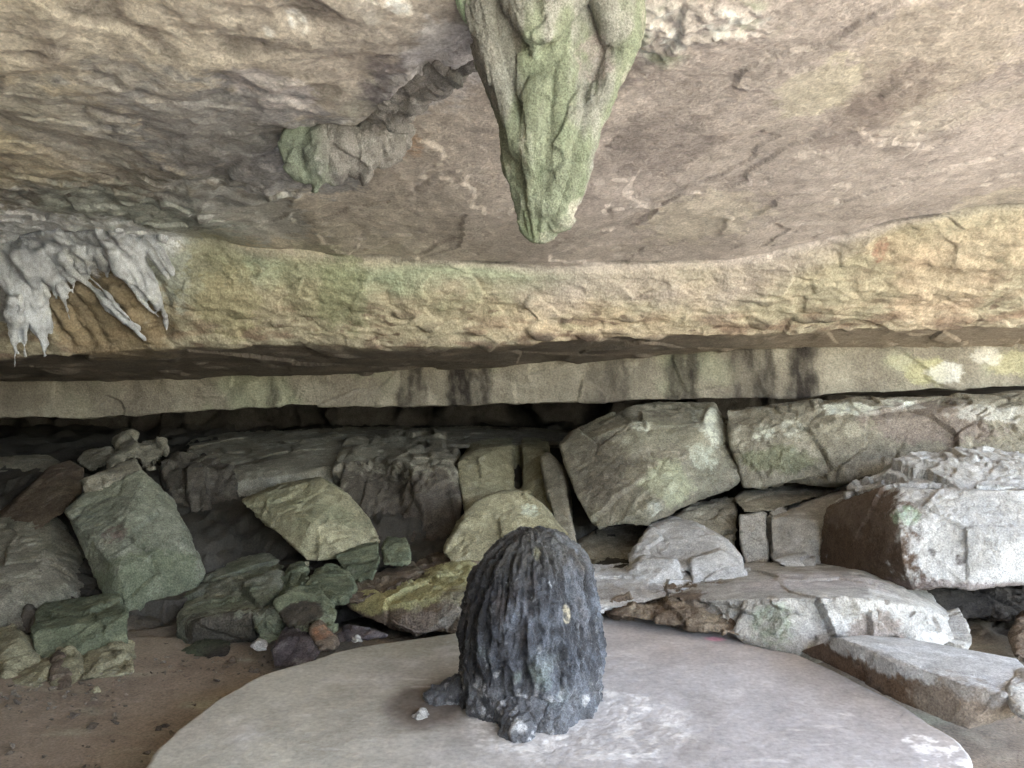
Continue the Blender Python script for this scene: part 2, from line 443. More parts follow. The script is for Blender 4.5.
# ------------------------------------------------------------------ back and side walls of the cave
def wall(name, A, B, z0, z1, seed):
    A, B = np.array(A, float), np.array(B, float); L = np.linalg.norm(B-A)
    u = np.arange(0, L, .06); z = np.arange(z0, z1, .06)
    Z, U = np.meshgrid(z, u, indexing='ij'); dr = (B-A)/L; n = np.array([dr[1], -dr[0]])
    co = np.stack([A[0]+dr[0]*U, A[1]+dr[1]*U, Z], 2)
    me = grid_mesh(co); co = get_co(me)
    d = .5*cells(co*[1, 1, 1.1], .7, seed)[0]+.18*cells(co*[1, 1, .7], 2.1, seed+3)[0]+.1*fbm(co, 2, 4, s=seed)
    co[:, 0] += n[0]*d; co[:, 1] += n[1]*d
    set_co(me, co)
    set_col(me, mix(lin((100, 94, 84)), lin((76, 70, 62)), .5+fbm(co, 1.5, 4, s=seed)))
    o = link(name, me, M['rock']); tag(o, kind='structure'); return o
wall('back_wall', (-13, 12.2), (12, 12.2), -.5, 3.2, 2)
wall('light_block_wall', (1.0, -3.8), (-9.0, -3.5), -.5, 5.0, 8)  # unseen wall added behind the viewer so daylight enters from the right
wall('side_wall', (-8.2, -3.4), (-9.0, 12.5), -.5, 5.0, 5)

# ------------------------------------------------------------------ the thin ledge under the roof
LT_Y = UB_Y
LBo_Y = [(-400, 417), (0, 417), (100, 418), (150, 414), (200, 410), (270, 407), (290, 405), (400, 407), (500, 404), (600, 401), (700, 399), (800, 397), (850, 394), (900, 391), (960, 389), (1024, 386), (1500, 382)]
def build_ledge():
    xs = np.unique(np.concatenate([np.arange(-13, -5.4, .08), np.arange(-5.4, 5.2, .018), np.arange(5.2, 8, .08)]))
    LD = [(a, b-.16) for a, b in UB_D]
    Dt, Zt = line_at(xs, LT_Y, LD); Db, Zb = line_at(xs, LBo_Y, LD); o = np.ones_like(xs)
    rows = [(o*12.4, Zt+.25, 8), (Dt+.02, Zt+.18, 6), (Dt, Zt, 30), (Db, Zb, 6), (Db+.10, Zb+.0, 30), (o*12.4, Zb*.0+1.42, 1)]
    out = []
    for (ya, za, n), (yb, zb, _) in zip(rows, rows[1:]):
        for k in range(n+(1 if n == 30 and yb is rows[-1][0] else 0)):
            t = k/n; out.append(np.stack([xs, ya*(1-t)+yb*t, za*(1-t)+zb*t], 1))
    me = grid_mesh(np.array(out)); co = get_co(me); no = get_no(me)
    kn = cells(co*[.8, .8, 1.0], 2.0, 6)[0]
    jag = np.interp(co[:, 0], xs, .014*fbm(np.stack([xs*2, xs*0, xs*0], 1), .9, 6, .62, s=4))
    face = sst(.5, .2, co[:, 1]-np.interp(co[:, 0], xs, Dt))
    vert = ridged(co*[1, .2, .12], 3.2, 3, s=12)
    co += no*(face*(.02*kn+.04*fbm(co, 3.0, 5, .55, s=3)-.012*sst(.7, .95, vert)*sst(-.1, .3, fbm(co, .8, 2, s=84))))[:, None]
    co[:, 2] += jag*2.2*face
    set_co(me, co)
    c = mix(lin((160, 150, 126)), lin((124, 112, 94)), .5+fbm(co*[1, 1, .6], 2.0, 4, s=5))
    c = mix(c, lin((150, 158, 116)), sst(.1, .4, fbm(co, 1.2, 3, s=6))*.5)
    drips = sst(.0, .35, fbm(co*[1, .2, .14], 5.0, 3, s=7))
    q = project(co)
    for a, b, k in ((398, 425, .8), (445, 492, .85), (585, 628, .6), (628, 648, .35), (665, 700, .75), (730, 775, .75), (788, 818, .85), (268, 278, .7)):
        x0, x1 = (a-512)/F*8.2, (b-512)/F*8.2
        D = np.interp((a+b)/2, [p[0] for p in LD], [p[1] for p in LD])
        x0, x1 = (a-512)/F*D, (b-512)/F*D; w = .10*fbm(co*[1, .5, .6], 5, 4, .65, s=a)
        m = sst(x0-.04, x0+.06, co[:, 0]+w)*sst(x1+.04, x1-.06, co[:, 0]+w)
        c = mix(c, lin((54, 46, 40)), np.minimum(1, m*k*1.1*(.45+.3*drips+.5*sst(-.3, .3, fbm(co*[1, .3, .35], 9, 4, .6, s=a+1)))))
    fr = face
    D = 7.45
    for px, py, r, colr in ((925, 372, .16, (188, 182, 108)), (945, 374, .12, (228, 226, 214)), (1008, 366, .14, (190, 182, 118)), (985, 358, .1, (212, 206, 190)), (900, 360, .1, (176, 172, 128))):
        c = spots(co, c, [(anchor(co, px, py), (r*1.3, .3, r*.8), colr, .6)], seed=px % 50)
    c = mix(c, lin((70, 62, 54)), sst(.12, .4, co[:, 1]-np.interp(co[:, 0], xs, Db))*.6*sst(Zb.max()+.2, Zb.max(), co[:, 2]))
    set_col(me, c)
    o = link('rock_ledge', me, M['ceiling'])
    tag(o, 'long thin pale rock bed with dark vertical drip stains under the yellow ceiling face', 'rock ledge')
build_ledge()

# ------------------------------------------------------------------ boulders
COLS = dict(
    green=((140, 142, 122), (112, 115, 98), (158, 160, 140)),
    moss=((122, 130, 100), (88, 96, 74), (146, 152, 118)),
    grey=((150, 144, 124), (120, 114, 98), (168, 162, 142)),
    dark=((74, 68, 60), (54, 49, 43), (92, 84, 74)),  # for stones in the gaps, their shade darkened into the colour
    brown=((126, 110, 90), (94, 78, 64), (152, 138, 114)),
    dim=((104, 96, 84), (76, 70, 61), (122, 114, 100)),  # grey stone with the hollow's shading put into the colour
    olive=((166, 160, 124), (134, 128, 98), (184, 178, 140)),
    pale=((188, 186, 178), (152, 149, 140), (206, 206, 202)),
    white=((192, 192, 189), (166, 165, 160), (206, 208, 208)),
    purple=((110, 100, 100), (76, 68, 70), (140, 132, 132)),
)
NR = [0]
def rock(name, label, hulls, col='grey', back=.7, vox=None, amp=1.0, fac=1.0, mat='rock', stains=(), moss=0.0, grain=None, cat='boulder', group=None, dn=0.0, smooth=3, pale=.5, fn=None, flat=0.0):
    NR[0] += 1; sd = NR[0]*7 % 200
    bm = bmesh.new()
    if not isinstance(hulls[0], list): hulls = [hulls]
    Ds = []
    for h in hulls:
        front = [P(*p) for p in h]; Ds += [p[2] for p in h]
        cx, cy, cz = np.mean(front, axis=0)
        bk = []
        for x, y, z in front:
            yb = max(y, cy)+back; xr, cr = x*yb/y, cx*yb/cy; bk.append((cr+(xr-cr)*.80, yb, cz+(z-cz)*.8-.02))
        ex = [((cx+(x-cx)*.985)*(1+back*.3/y), y+back*.3, cz+(z-cz)*.95-.01) for x, y, z in front]
        if dn: ex += [(cx+(x-cx)*.95, y+back*.4, z-dn) for x, y, z in front if z < cz]
        add_hull(bm, front+bk+ex)
    vox = vox or np.mean(Ds)/F*1.9
    me = remesh(bm, vox, smooth)
    co, no = get_co(me), get_no(me)
    off = np.array([sd*1.7, sd*.9, sd*.3])
    p = co+off
    if grain: gr = np.array(grain)
    else: gr = np.array([1, 1, 1.])
    size = min(1.0, (co.max(0)-co.min(0)).max()/1.2)
    a = .030*size*fbm(p, 1.3/size**.5, 2, s=sd)*amp
    chip = sst(-.1, .35, fbm(p, 1.6, 2, s=sd+31)); k1, e1, _ = cells(p*gr, 1.9/size**.7, sd); k2, e2, _ = cells(p*gr+.03*fbm(p, 9, 2, s=sd)[:, None], 6.5, sd+5); k3 = cells(p*gr, 17, sd+8)[0]
    chip = sst(-.1, .35, fbm(p, 1.6, 2, s=sd+31))
    a = a+.040*size*fac*k1+(.006+.020*chip)*size**.5*fac*k2+(.002+.006*chip)*fac*k3+.005*fac*fbm(p*gr, 6, 5, .65, s=sd+4)
    a = a-.008*fac*size*sst(.05, .0, e1)*(.3 if mat == 'pale' else 1)
    a = a+(.009+.006*chip)*amp*fbm(p*gr, 24, 3, .7, s=sd+2)
    crk = ridged(p*gr, 1.6/size**.5, 4, .6, s=sd+9)
    a = a-.012*size*sst(.86, .97, crk)*fac
    if flat: a = a*(1-flat*sst(.55, .85, no[:, 2]))
    set_co(me, co+no*a[:, None]); shade(me)
    co, no = get_co(me), get_no(me)
    A, B, C = [lin(v) for v in COLS[col]]
    w = fbm(p, 1.8, 4, s=sd+20)
    c = mix(A, B, .5+1.1*w)
    c = mix(c, C, sst(.0, .4, fbm(p, 4.2, 4, .6, s=sd+21))*.7)
    c = mix(c, lin((196, 196, 184)), sst(.25, .5, fbm(p, 6, 4, .6, s=sd+22))*.35*pale*(0 if col in ('white', 'pale') else 1))
    c = mix(c, lin((98, 112, 80)), moss*sst(-.25, .35, fbm(p, 2.4, 4, s=sd+23)))
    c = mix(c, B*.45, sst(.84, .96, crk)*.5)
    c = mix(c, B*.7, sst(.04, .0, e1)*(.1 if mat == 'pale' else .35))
    if stains:
        c = spots(co, c, [(anchor(co, s[0], s[1]), s[2], s[3], s[4]) for s in stains], seed=sd)
    c = c*(1+.4*fbm(p, 20, 4, .7, s=sd+25))[:, None]
    set_col(me, c, sat=.8)
    o = link(name, me, M[mat]); tag(o, label, cat, group)
    return o

B = rock
GP = 'boulders of the rock pile'
# --- left side of the pile
B('boulder', 'big squarish grey-green slab leaning back above the low oblong mossy block', [(142,470,6.55),(172,500,6.45),(191,536,6.25),(203,574,6.0),(194,590,5.9),(129,615,5.6),(107,603,5.65),(92,562,5.9),(64,512,6.2),(82,494,6.4),(118,570,5.6),(188,538,6.05)], 'green', .8, fac=.5, moss=.12, group=GP,
  stains=[(112,535,.09,(110,88,80),.8),(150,590,(.5,.5,.28),(96,104,76),.7)])
B('boulder', 'wide grey-green cracked block at the left edge, left of the leaning squarish slab', [(-140,530,6.6),(0,530,6.6),(52,514,6.8),(74,542,6.6),(99,592,6.3),(103,609,6.1),(30,631,5.5),(0,652,5.2),(-140,670,5.0),(72,590,5.85),(44,560,6.0),(0,600,5.45)], 'grey', .9, fac=.8, moss=.22, group=GP)
B('boulder', 'long narrow smooth slab tilted up to the right above the cracked green block', [(-30,545,6.7),(0,518,6.8),(50,466,7.6),(70,460,7.8),(84,468,7.6),(82,492,7.1),(62,514,6.6),(25,540,6.4),(66,480,7.2)], 'brown', .3, fac=.3, amp=.5, group=GP)
B('boulder', 'smooth dark grey slab lying flat at the far left under the ledge', [(-170,466,8.6),(-10,462,8.6),(48,455,8.8),(62,462,8.4),(28,495,7.9),(0,520,7.5),(-170,550,7.4)], 'grey', .8, fac=.3, amp=.5, group=GP)
B('boulder', 'thin plank-like stone resting on top of the leaning squarish slab', [(80,481,6.5),(83,496,6.4),(98,492,6.4),(142,470,6.6),(136,459,6.8),(105,470,6.7)], 'grey', .3, group=GP)
B('boulder', 'small flat stone on the crest left of the crumbled rubble knob', [(76,462,8.1),(84,452,8.3),(112,447,8.3),(113,460,7.9),(90,473,7.7)], 'grey', .4, group=GP)
B('boulder', 'crumbled knob of broken stone on the crest above the leaning squarish slab', [[(118,441,8.3),(132,434,8.4),(138,440,8.2),(135,458,7.9),(120,460,7.9)],[(136,444,8.2),(163,440,8.4),(166,452,8.1),(152,470,7.8),(139,466,7.8)],[(106,456,8),(120,452,8),(124,464,7.8),(110,470,7.7)]], 'grey', .4, fac=1.6, group=GP)
B('boulder', 'low oblong mossy block with a straight upper edge, in front of the two big slabs', [(29,631,4.95),(38,623,5.1),(124,610,5.15),(128,613,5.0),(128,650,4.85),(100,656,4.8),(45,670,4.7),(34,655,4.8)], 'moss', .6, fac=.5, group=GP)
B('boulder', 'pale lumpy olive rock at the left edge on the brown earth', [[(-40,655,4.9),(0,643,4.9),(20,635,4.9),(30,645,4.8),(42,662,4.65),(38,680,4.5),(0,692,4.35),(-40,700,4.3)]], 'olive', .4, fac=1.3, group=GP)
B('boulder', 'long low olive stone lying on the earth at the front of the left edge', [(3,694,4.3),(10,682,4.4),(38,672,4.5),(52,668,4.5),(50,680,4.4),(22,699,4.2),(5,703,4.2)], 'olive', .25, fac=.8, group=GP)
B('boulder', 'low pale block with a square right end, on the earth below the oblong mossy block', [(78,668,4.6),(86,655,4.7),(121,647,4.75),(136,656,4.7),(137,673,4.5),(98,681,4.4),(80,680,4.4)], 'olive', .35, pale=1, group=GP)
B('boulder', 'small rounded lump of stone between the pale block and the lumpy olive rock', [(44,676,4.5),(58,655,4.65),(76,660,4.6),(83,672,4.5),(78,686,4.35),(52,690,4.3)], 'olive', .3, group=GP)
B('boulder', 'small cracked stone half under the oblong mossy block', [(52,668,4.5),(62,660,4.6),(72,684,4.35),(60,696,4.25),(50,690,4.3)], 'brown', .25, group=GP)
B('boulder', 'mossy sloping boulder with dark undercut front, above the strip of brown earth', [(176,622,5.2),(180,612,5.3),(206,587,5.8),(228,574,6.1),(262,565,6.2),(284,567,6.0),(279,590,5.5),(258,614,5.0),(195,622,4.98),(177,640,5.15),(190,652,5.05),(250,645,5.05)], 'green', .6, moss=.5, fac=.9, group=GP, stains=[(230,632,(.4,.3,.12),(62,50,44),.8)])
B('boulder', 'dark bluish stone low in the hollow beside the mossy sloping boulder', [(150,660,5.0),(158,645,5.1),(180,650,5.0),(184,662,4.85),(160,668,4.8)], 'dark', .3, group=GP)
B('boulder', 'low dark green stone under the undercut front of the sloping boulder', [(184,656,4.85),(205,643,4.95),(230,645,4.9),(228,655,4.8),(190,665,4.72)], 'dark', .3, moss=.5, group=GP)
B('boulder', 'big pale-olive round-topped boulder leaning below the long flat-fronted slab', [(241,502,6.7),(267,491,6.8),(300,483,6.9),(321,480,6.9),(347,496,6.7),(368,523,6.5),(379,542,6.35),(345,557,6.1),(306,564,6.05),(297,551,6.1),(267,526,6.4),(310,520,6.2)], 'olive', .7, fac=.8, moss=.35, group=GP)
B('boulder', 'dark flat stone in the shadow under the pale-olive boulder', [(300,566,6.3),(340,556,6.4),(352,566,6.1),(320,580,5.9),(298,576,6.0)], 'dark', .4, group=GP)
B('boulder', 'small upright mossy stone between the sloping boulder and the round mossy stone', [(276,600,5.45),(279,584,5.6),(290,570,5.7),(305,568,5.75),(312,577,5.55),(300,592,5.35),(288,606,5.2)], 'moss', .3, group=GP)
B('boulder', 'rounded bright mossy stone at the middle of the small green stones', [(303,592,5.4),(309,578,5.5),(330,570,5.7),(350,575,5.6),(357,590,5.35),(345,602,5.2),(318,605,5.2)], 'moss', .35, fac=.8, group=GP)
B('boulder', 'angular mossy block with a pointed left end, below the pale-olive boulder', [(333,556,6.0),(379,543,6.15),(381,560,5.85),(373,580,5.65),(350,584,5.65),(345,568,5.8)], 'moss', .35, fac=.6, group=GP)
B('boulder', 'small cube-shaped mossy block right of the angular mossy one', [(381,546,6.1),(386,541,6.2),(409,541,6.15),(411,564,5.85),(385,565,5.85)], 'moss', .3, fac=.5, group=GP)
B('boulder', 'dark mossy stone with a brown underside, above the round ribbed purple stone', [(272,602,5.05),(288,594,5.15),(325,598,5.15),(338,612,4.95),(334,628,4.8),(308,634,4.75),(284,622,4.85)], 'moss', .3, group=GP, stains=[(300,612,(.14,.2,.1),(60,46,42),.85)])
B('boulder', 'small dark green stone wedged under the sloping boulder, left of the brown-bellied stone', [(254,616,5.0),(270,610,5.05),(284,618,4.95),(284,640,4.75),(262,646,4.72)], 'green', .3, moss=.6, group=GP)
B('boulder', 'flat brown-green stone left of the yellow-topped rock', [(338,596,5.4),(356,588,5.5),(385,582,5.6),(392,575,5.8),(420,568,5.9),(425,575,5.7),(380,598,5.3),(345,606,5.15)], 'brown', .35, moss=.35, group=GP)
B('boulder', 'round dark purple stone with ribbed front, sitting against the edge of the platform', [(271,652,4.55),(279,640,4.62),(298,634,4.66),(316,640,4.6),(322,650,4.5),(316,662,4.42),(292,670,4.36),(275,668,4.4)], 'purple', .3, fac=.4, grain=(3,1,.6), group=GP)
B('boulder', 'small orange-brown wedge of stone behind the ribbed purple stone', [(310,630,4.66),(319,622,4.75),(333,640,4.6),(336,650,4.52),(322,653,4.48)], 'brown', .2, group=GP, stains=[(322,632,.07,(150,104,70),.8)])
B('stone', 'little white stone lying on the earth left of the ribbed purple stone', [(249,646,4.66),(258,639,4.72),(268,643,4.7),(268,650,4.62),(256,653,4.6)], 'white', .1, cat='stone')
B('stone', 'low pale strip of broken stone right of the orange-brown wedge', [(336,634,4.85),(345,628,4.95),(375,631,4.9),(390,636,4.85),(360,640,4.78),(338,643,4.74)], 'purple', .12, fac=1.6, cat='stone')
B('boulder', 'rock with a yellow-green flat top and brown folded front, left of the dark stalagmite', [(348,604,5.35),(360,595,5.5),(392,583,5.7),(440,565,6.1),(475,562,6.1),(500,575,5.7),(500,630,5.0),(413,640,4.92),(376,622,5.1),(360,613,5.2),(392,602,5.1),(440,590,5.1),(480,590,5.0)], 'brown', .5, fac=1.1, group=GP,
  stains=[(400,592,(.3,.5,.09),(176,174,116),.95),(445,578,(.4,.6,.09),(180,178,124),.95),(370,602,(.2,.3,.07),(176,170,110),.9),(425,625,(.2,.3,.1),(150,140,130),.6),(455,610,(.12,.3,.12),(150,146,136),.6)])
# --- back ridge
B('boulder', 'long broad fallen slab forming the dim crest of the pile under the ledge', [(185,452,9.3),(300,446,9.1),(450,445,9.1),(572,446,9.0),(578,431,10.8),(480,428,11.1),(340,429,11.1),(230,434,11.0),(185,441,10.5)], 'grey', .8, fac=.7, group=GP)
B('boulder', 'long flat-fronted grey slab with a slanting top, far back above the pale-olive boulder', [(200,462,8.5),(214,474,8.0),(236,483,7.8),(240,502,7.75),(335,485,7.8),(336,467,7.85),(350,438,9.6),(345,432,10.2),(215,440,10.2),(190,448,9.4)], 'grey', .6, fac=.7, group=GP)
B('boulder', 'dark ribbed pillar of rock in the hollow left of the flat-fronted slab', [[(162,468,7.9),(175,455,8.6),(205,455,8.5),(236,470,7.9),(240,505,7.6),(232,575,7.0),(200,585,6.9),(178,540,7.4)],[(186,466,7.8),(206,466,7.8),(214,560,7.0),(196,570,6.95)]], 'dim', .8, grain=(3.2,1.5,.3), fac=1.3, group=GP)
B('boulder', 'slanting flake of grey rock lying across the top of the ribbed pillar', [(183,468,8.1),(215,452,8.6),(222,458,8.3),(212,470,8.0),(190,476,7.9)], 'grey', .3, group=GP)
B('boulder', 'narrow shadowed stone standing in the hollow below the ribbed pillar', [[(222,560,7.7),(228,540,7.8),(244,548,7.7),(246,585,7.1),(235,592,7.0)],[(250,535,7.9),(290,540,7.7),(300,575,7.3),(262,580,7.2)]], 'dim', .5, group=GP)
B('boulder', 'tall dark brown block with vertical fluting and a slanted grooved top, middle of the ridge', [[(334,468,7.7),(346,442,9.2),(395,432,10.2),(445,434,10.),(400,462,7.9),(395,500,7.3),(396,545,7.0),(345,503,7.35)],[(396,462,7.8),(440,440,9.4),(458,450,8.6),(458,470,7.6),(465,500,7.25),(463,552,6.95),(430,563,6.8),(395,548,6.95),(410,470,7.5)]], 'grey', .7, grain=(2.6,1.2,.4), fac=1.3, group=GP, pale=.2, stains=[(365,512,(.5,1.2,.42),(84,76,66),.9),(430,515,(.42,1.2,.40),(88,79,68),.9)])  # patches paint the front in shade below the lit top
B('boulder', 'light olive upright block split by a dark slot, beside the fluted brown block', [[(456,462,7.7),(476,450,8.2),(513,447,8.3),(513,439,9.8),(476,440,9.8),(514,475,7.7),(514,520,7.1),(480,545,6.9),(466,520,7.1)],[(513,447,8.6),(524,447,8.6),(524,525,7.6),(513,525,7.6)],[(522,439,9.8),(548,441,9.6),(522,447,8.2),(546,449,8.0),(550,480,7.4),(556,545,6.8),(522,545,6.9)],[(500,492,7.2),(530,492,7.2),(530,545,6.9),(500,545,6.9)]], 'olive', .8, fac=.5, grain=(1.4,1,.7), group=GP)
B('boulder', 'thin upright grey slab with a pale right edge, left of the largest boulder', [(541,458,7.5),(548,452,7.6),(562,468,7.3),(570,500,6.9),(576,549,6.4),(560,553,6.4),(550,505,6.9)], 'grey', .5, fac=.5, group=GP, stains=[(566,490,(.04,.4,.25),(168,160,140),.9),(574,530,(.05,.4,.25),(168,160,140),.9)])
B('boulder', 'pale-olive boulder peaking just behind the top of the dark stalagmite', [(443,553,6.1),(447,543,6.15),(477,503,6.5),(498,493,6.6),(520,491,6.6),(540,505,6.45),(580,553,5.9),(578,564,5.85),(520,578,5.85),(450,563,6.0),(510,530,6.2)], 'olive', .6, fac=.6, group=GP, stains=[(530,510,.08,(206,214,190),.85)])
B('boulder', 'low smooth grey stone in the gap under the largest boulder', [(575,545,6.6),(600,532,6.9),(650,530,6.9),(655,552,6.5),(632,566,6.1),(585,568,6.1)], 'grey', .6, fac=.4, group=GP)
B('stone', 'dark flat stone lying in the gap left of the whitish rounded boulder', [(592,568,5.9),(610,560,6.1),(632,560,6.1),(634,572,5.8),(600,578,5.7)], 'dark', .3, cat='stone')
B('boulder', 'largest boulder, blocky and grey-green with white patches, its top touching the ledge', [(560,446,7.3),(575,432,7.5),(627,407,7.7),(660,401,7.9),(714,403,7.7),(738,449,7.2),(745,475,6.9),(736,485,6.8),(690,503,6.6),(651,524,6.4),(596,532,6.45),(573,490,6.8),(634,422,7.15),(656,505,6.3),(706,430,7.0)], 'grey', 1.0, fac=.8, moss=.18, group=GP,
  stains=[(715,425,(.18,.5,.22),(206,210,192),.8),(640,425,.09,(200,204,186),.7),(670,480,(.22,.3,.22),(168,172,136),.6),(705,455,.14,(190,196,176),.6),(655,508,.08,(200,206,196),.5),(600,470,(.25,.4,.4),(98,90,78),.6)])  # last patch paints the shading of the left face
B('boulder', 'broad weathered block wedged under the ledge, right of the largest boulder', [(724,408,7.3),(800,403,7.2),(900,398,7.0),(1024,392,6.8),(1180,385,6.7),(1180,455,6.2),(1024,458,6.3),(940,462,6.4),(857,476,6.5),(800,484,6.7),(744,488,6.8),(731,440,6.9),(860,420,6.75),(1000,405,6.6)], 'grey', .9, fac=1.0, group=GP,
  stains=[(850,408,(.22,.3,.06),(220,224,208),.9),(905,404,(.16,.3,.05),(220,224,210),.85),(765,432,.1,(196,200,180),.7),(790,428,.1,(200,202,186),.7),(780,460,(.3,.5,.12),(112,118,84),.6),(930,420,(.5,.5,.2),(134,118,112),.6),(990,412,(.3,.4,.07),(200,200,190),.6)])
B('boulder', 'flat grey slab bridging the small upright blocks below the weathered block', [(733,500,6.75),(745,490,7.),(800,483,7.1),(840,480,7.1),(838,490,6.8),(772,512,6.45),(744,513,6.5)], 'grey', .6, fac=.6, group=GP)
B('boulder', 'grey stone under the right corner of the largest boulder', [(668,524,6.6),(690,506,6.8),(733,497,6.95),(738,512,6.7),(733,558,6.2),(700,540,6.4)], 'grey', .5, fac=.8, group=GP)
B('boulder', 'small upright rectangular block under the flat bridging slab', [(740,516,6.4),(766,513,6.4),(768,568,6.05),(747,568,6.05),(740,540,6.25)], 'pale', .4, fac=.6, group=GP)
B('boulder', 'pale broken block with a diagonal groove, left of the big right-hand boulder', [(768,514,6.35),(800,500,6.6),(848,487,6.7),(850,500,6.4),(832,520,6.1),(822,574,5.9),(785,570,5.95),(772,560,6.05)], 'pale', .5, fac=1.1, mat='pale', group=GP)
B('stone', 'small bright white stone at the foot of the pale grooved block', [(774,560,5.75),(798,554,5.85),(818,558,5.8),(815,574,5.6),(790,570,5.6)], 'white', .2, mat='pale', cat='stone')
B('boulder', 'whitish rounded boulder with a split at its foot, in front of the largest boulder', [[(628,562,5.8),(640,540,6.1),(648,527,6.2),(668,521,6.3),(700,527,6.1),(728,545,5.8),(742,560,5.6),(700,572,5.45)],[(626,576,5.5),(640,560,5.65),(676,560,5.55),(684,580,5.4),(640,588,5.3)],[(690,560,5.55),(720,552,5.6),(744,564,5.5),(745,580,5.35),(692,584,5.3)]], 'white', .5, fac=.6, mat='pale', group=GP)
B('boulder', 'long flat whitish slab pointing at the stalagmite from behind the platform', [(570,577,5.5),(640,571,5.7),(722,571,5.6),(714,585,5.25),(660,598,5.05),(602,613,4.92),(570,604,5.0)], 'white', .4, fac=.6, mat='pale', group=GP, stains=[(640,595,(.4,.3,.05),(150,140,126),.6)])
B('boulder', 'brown shelf of rock running from the flat whitish slab down to the platform edge', [(608,614,4.9),(662,600,4.97),(705,588,5.1),(760,600,4.9),(740,636,4.55),(690,622,4.7),(640,616,4.82)], 'brown', .4, fac=1.2, group=GP)
B('boulder', 'long low flat-topped boulder with knobbly whitish front at the back rim of the platform', [(672,598,5.0),(700,583,5.25),(735,574,5.5),(820,575,5.5),(870,582,5.2),(908,588,5.1),(930,602,4.9),(952,618,4.75),(959,641,4.55),(930,652,4.4),(789,652,4.42),(735,634,4.6),(705,600,4.76),(780,598,4.54),(870,598,4.50),(915,604,4.60)], 'pale', .5, fac=2.0, flat=.85, mat='pale', group=GP, dn=.1,
  stains=[(690,612,(.16,.3,.12),(112,90,68),.8),(880,635,(.14,.3,.1),(130,110,96),.6),(850,600,.1,(130,120,100),.5),(770,625,.12,(130,150,116),.5),(800,580,(.6,.3,.03),(176,168,164),.6)])
B('boulder', 'wedge-shaped flat-topped slab with brown front edge, on the right edge of the platform', [(801,652,4.42),(808,650,4.44),(838,637,4.14),(850,637,4.3),(907,641,4.2),(965,650,4.05),(1030,672,3.75),(1040,686,3.5),(1006,694,3.36),(962,684,3.48),(895,664,3.78),(899,702,3.74),(968,730,3.42),(1000,712,3.4),(1030,712,3.4)], 'white', .12, fac=.22, amp=.35, flat=.6, mat='pale', group=GP,
  stains=[(870,684,(.6,.35,.10),(110,86,64),.95),(930,706,(.45,.3,.11),(116,92,68),.95),(825,657,(.25,.35,.07),(104,80,60),.95),(965,712,(.2,.3,.12),(150,138,122),.7)])
B('boulder', 'pale small block at the right edge, beyond the end of the wedge-shaped slab', [(1008,690,3.4),(1030,682,3.5),(1100,690,3.5),(1100,722,3.2),(1030,722,3.22),(1012,712,3.3)], 'pale', .3, mat='pale', group=GP)
B('boulder', 'big bright boulder with a whitish front and a left face painted dark for shade', [(817,572,5.9),(820,535,6.0),(826,508,6.0),(853,494,6.0),(898,488,5.35),(960,490,5.15),(1024,487,5.1),(1180,492,5.1),(1180,575,4.95),(1024,580,4.85),(960,588,4.85),(916,590,4.95),(902,560,4.98),(898,515,5.1),(1024,540,4.8)], 'white', .9, fac=.55, mat='pale', group=GP,
  stains=[(960,560,.035,(84,76,74),.9),(932,551,.03,(90,84,80),.7),(846,530,(.27,.8,.5),(104,84,66),.93),(850,570,(.30,.8,.3),(92,74,58),.93),(905,515,.08,(160,196,160),.6),(985,520,(.2,.3,.15),(168,170,170),.6),(968,590,(.4,.4,.05),(120,104,100),.7)])  # the wide brown patches paint shade onto the left face
B('boulder', 'crumbly layered white slab lying on top of the big bright boulder', [(848,497,5.8),(870,481,5.8),(890,467,5.9),(935,456,6.0),(985,452,6.0),(1010,458,5.9),(1040,470,5.6),(1180,475,5.5),(1180,494,5.1),(1024,491,5.15),(960,492,5.2),(898,490,5.4)], 'white', .6, fac=1.5, mat='pale', grain=(1,1,1.6), group=GP)
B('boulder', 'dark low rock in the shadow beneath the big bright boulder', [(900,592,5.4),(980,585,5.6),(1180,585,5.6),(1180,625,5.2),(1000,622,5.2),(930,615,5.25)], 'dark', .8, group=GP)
B('boulder', 'small brown rounded rock on the earth at the right edge', [(1010,640,4.7),(1018,622,4.8),(1050,618,4.8),(1080,640,4.7),(1060,668,4.4),(1015,662,4.45)], 'brown', .3, group=GP)

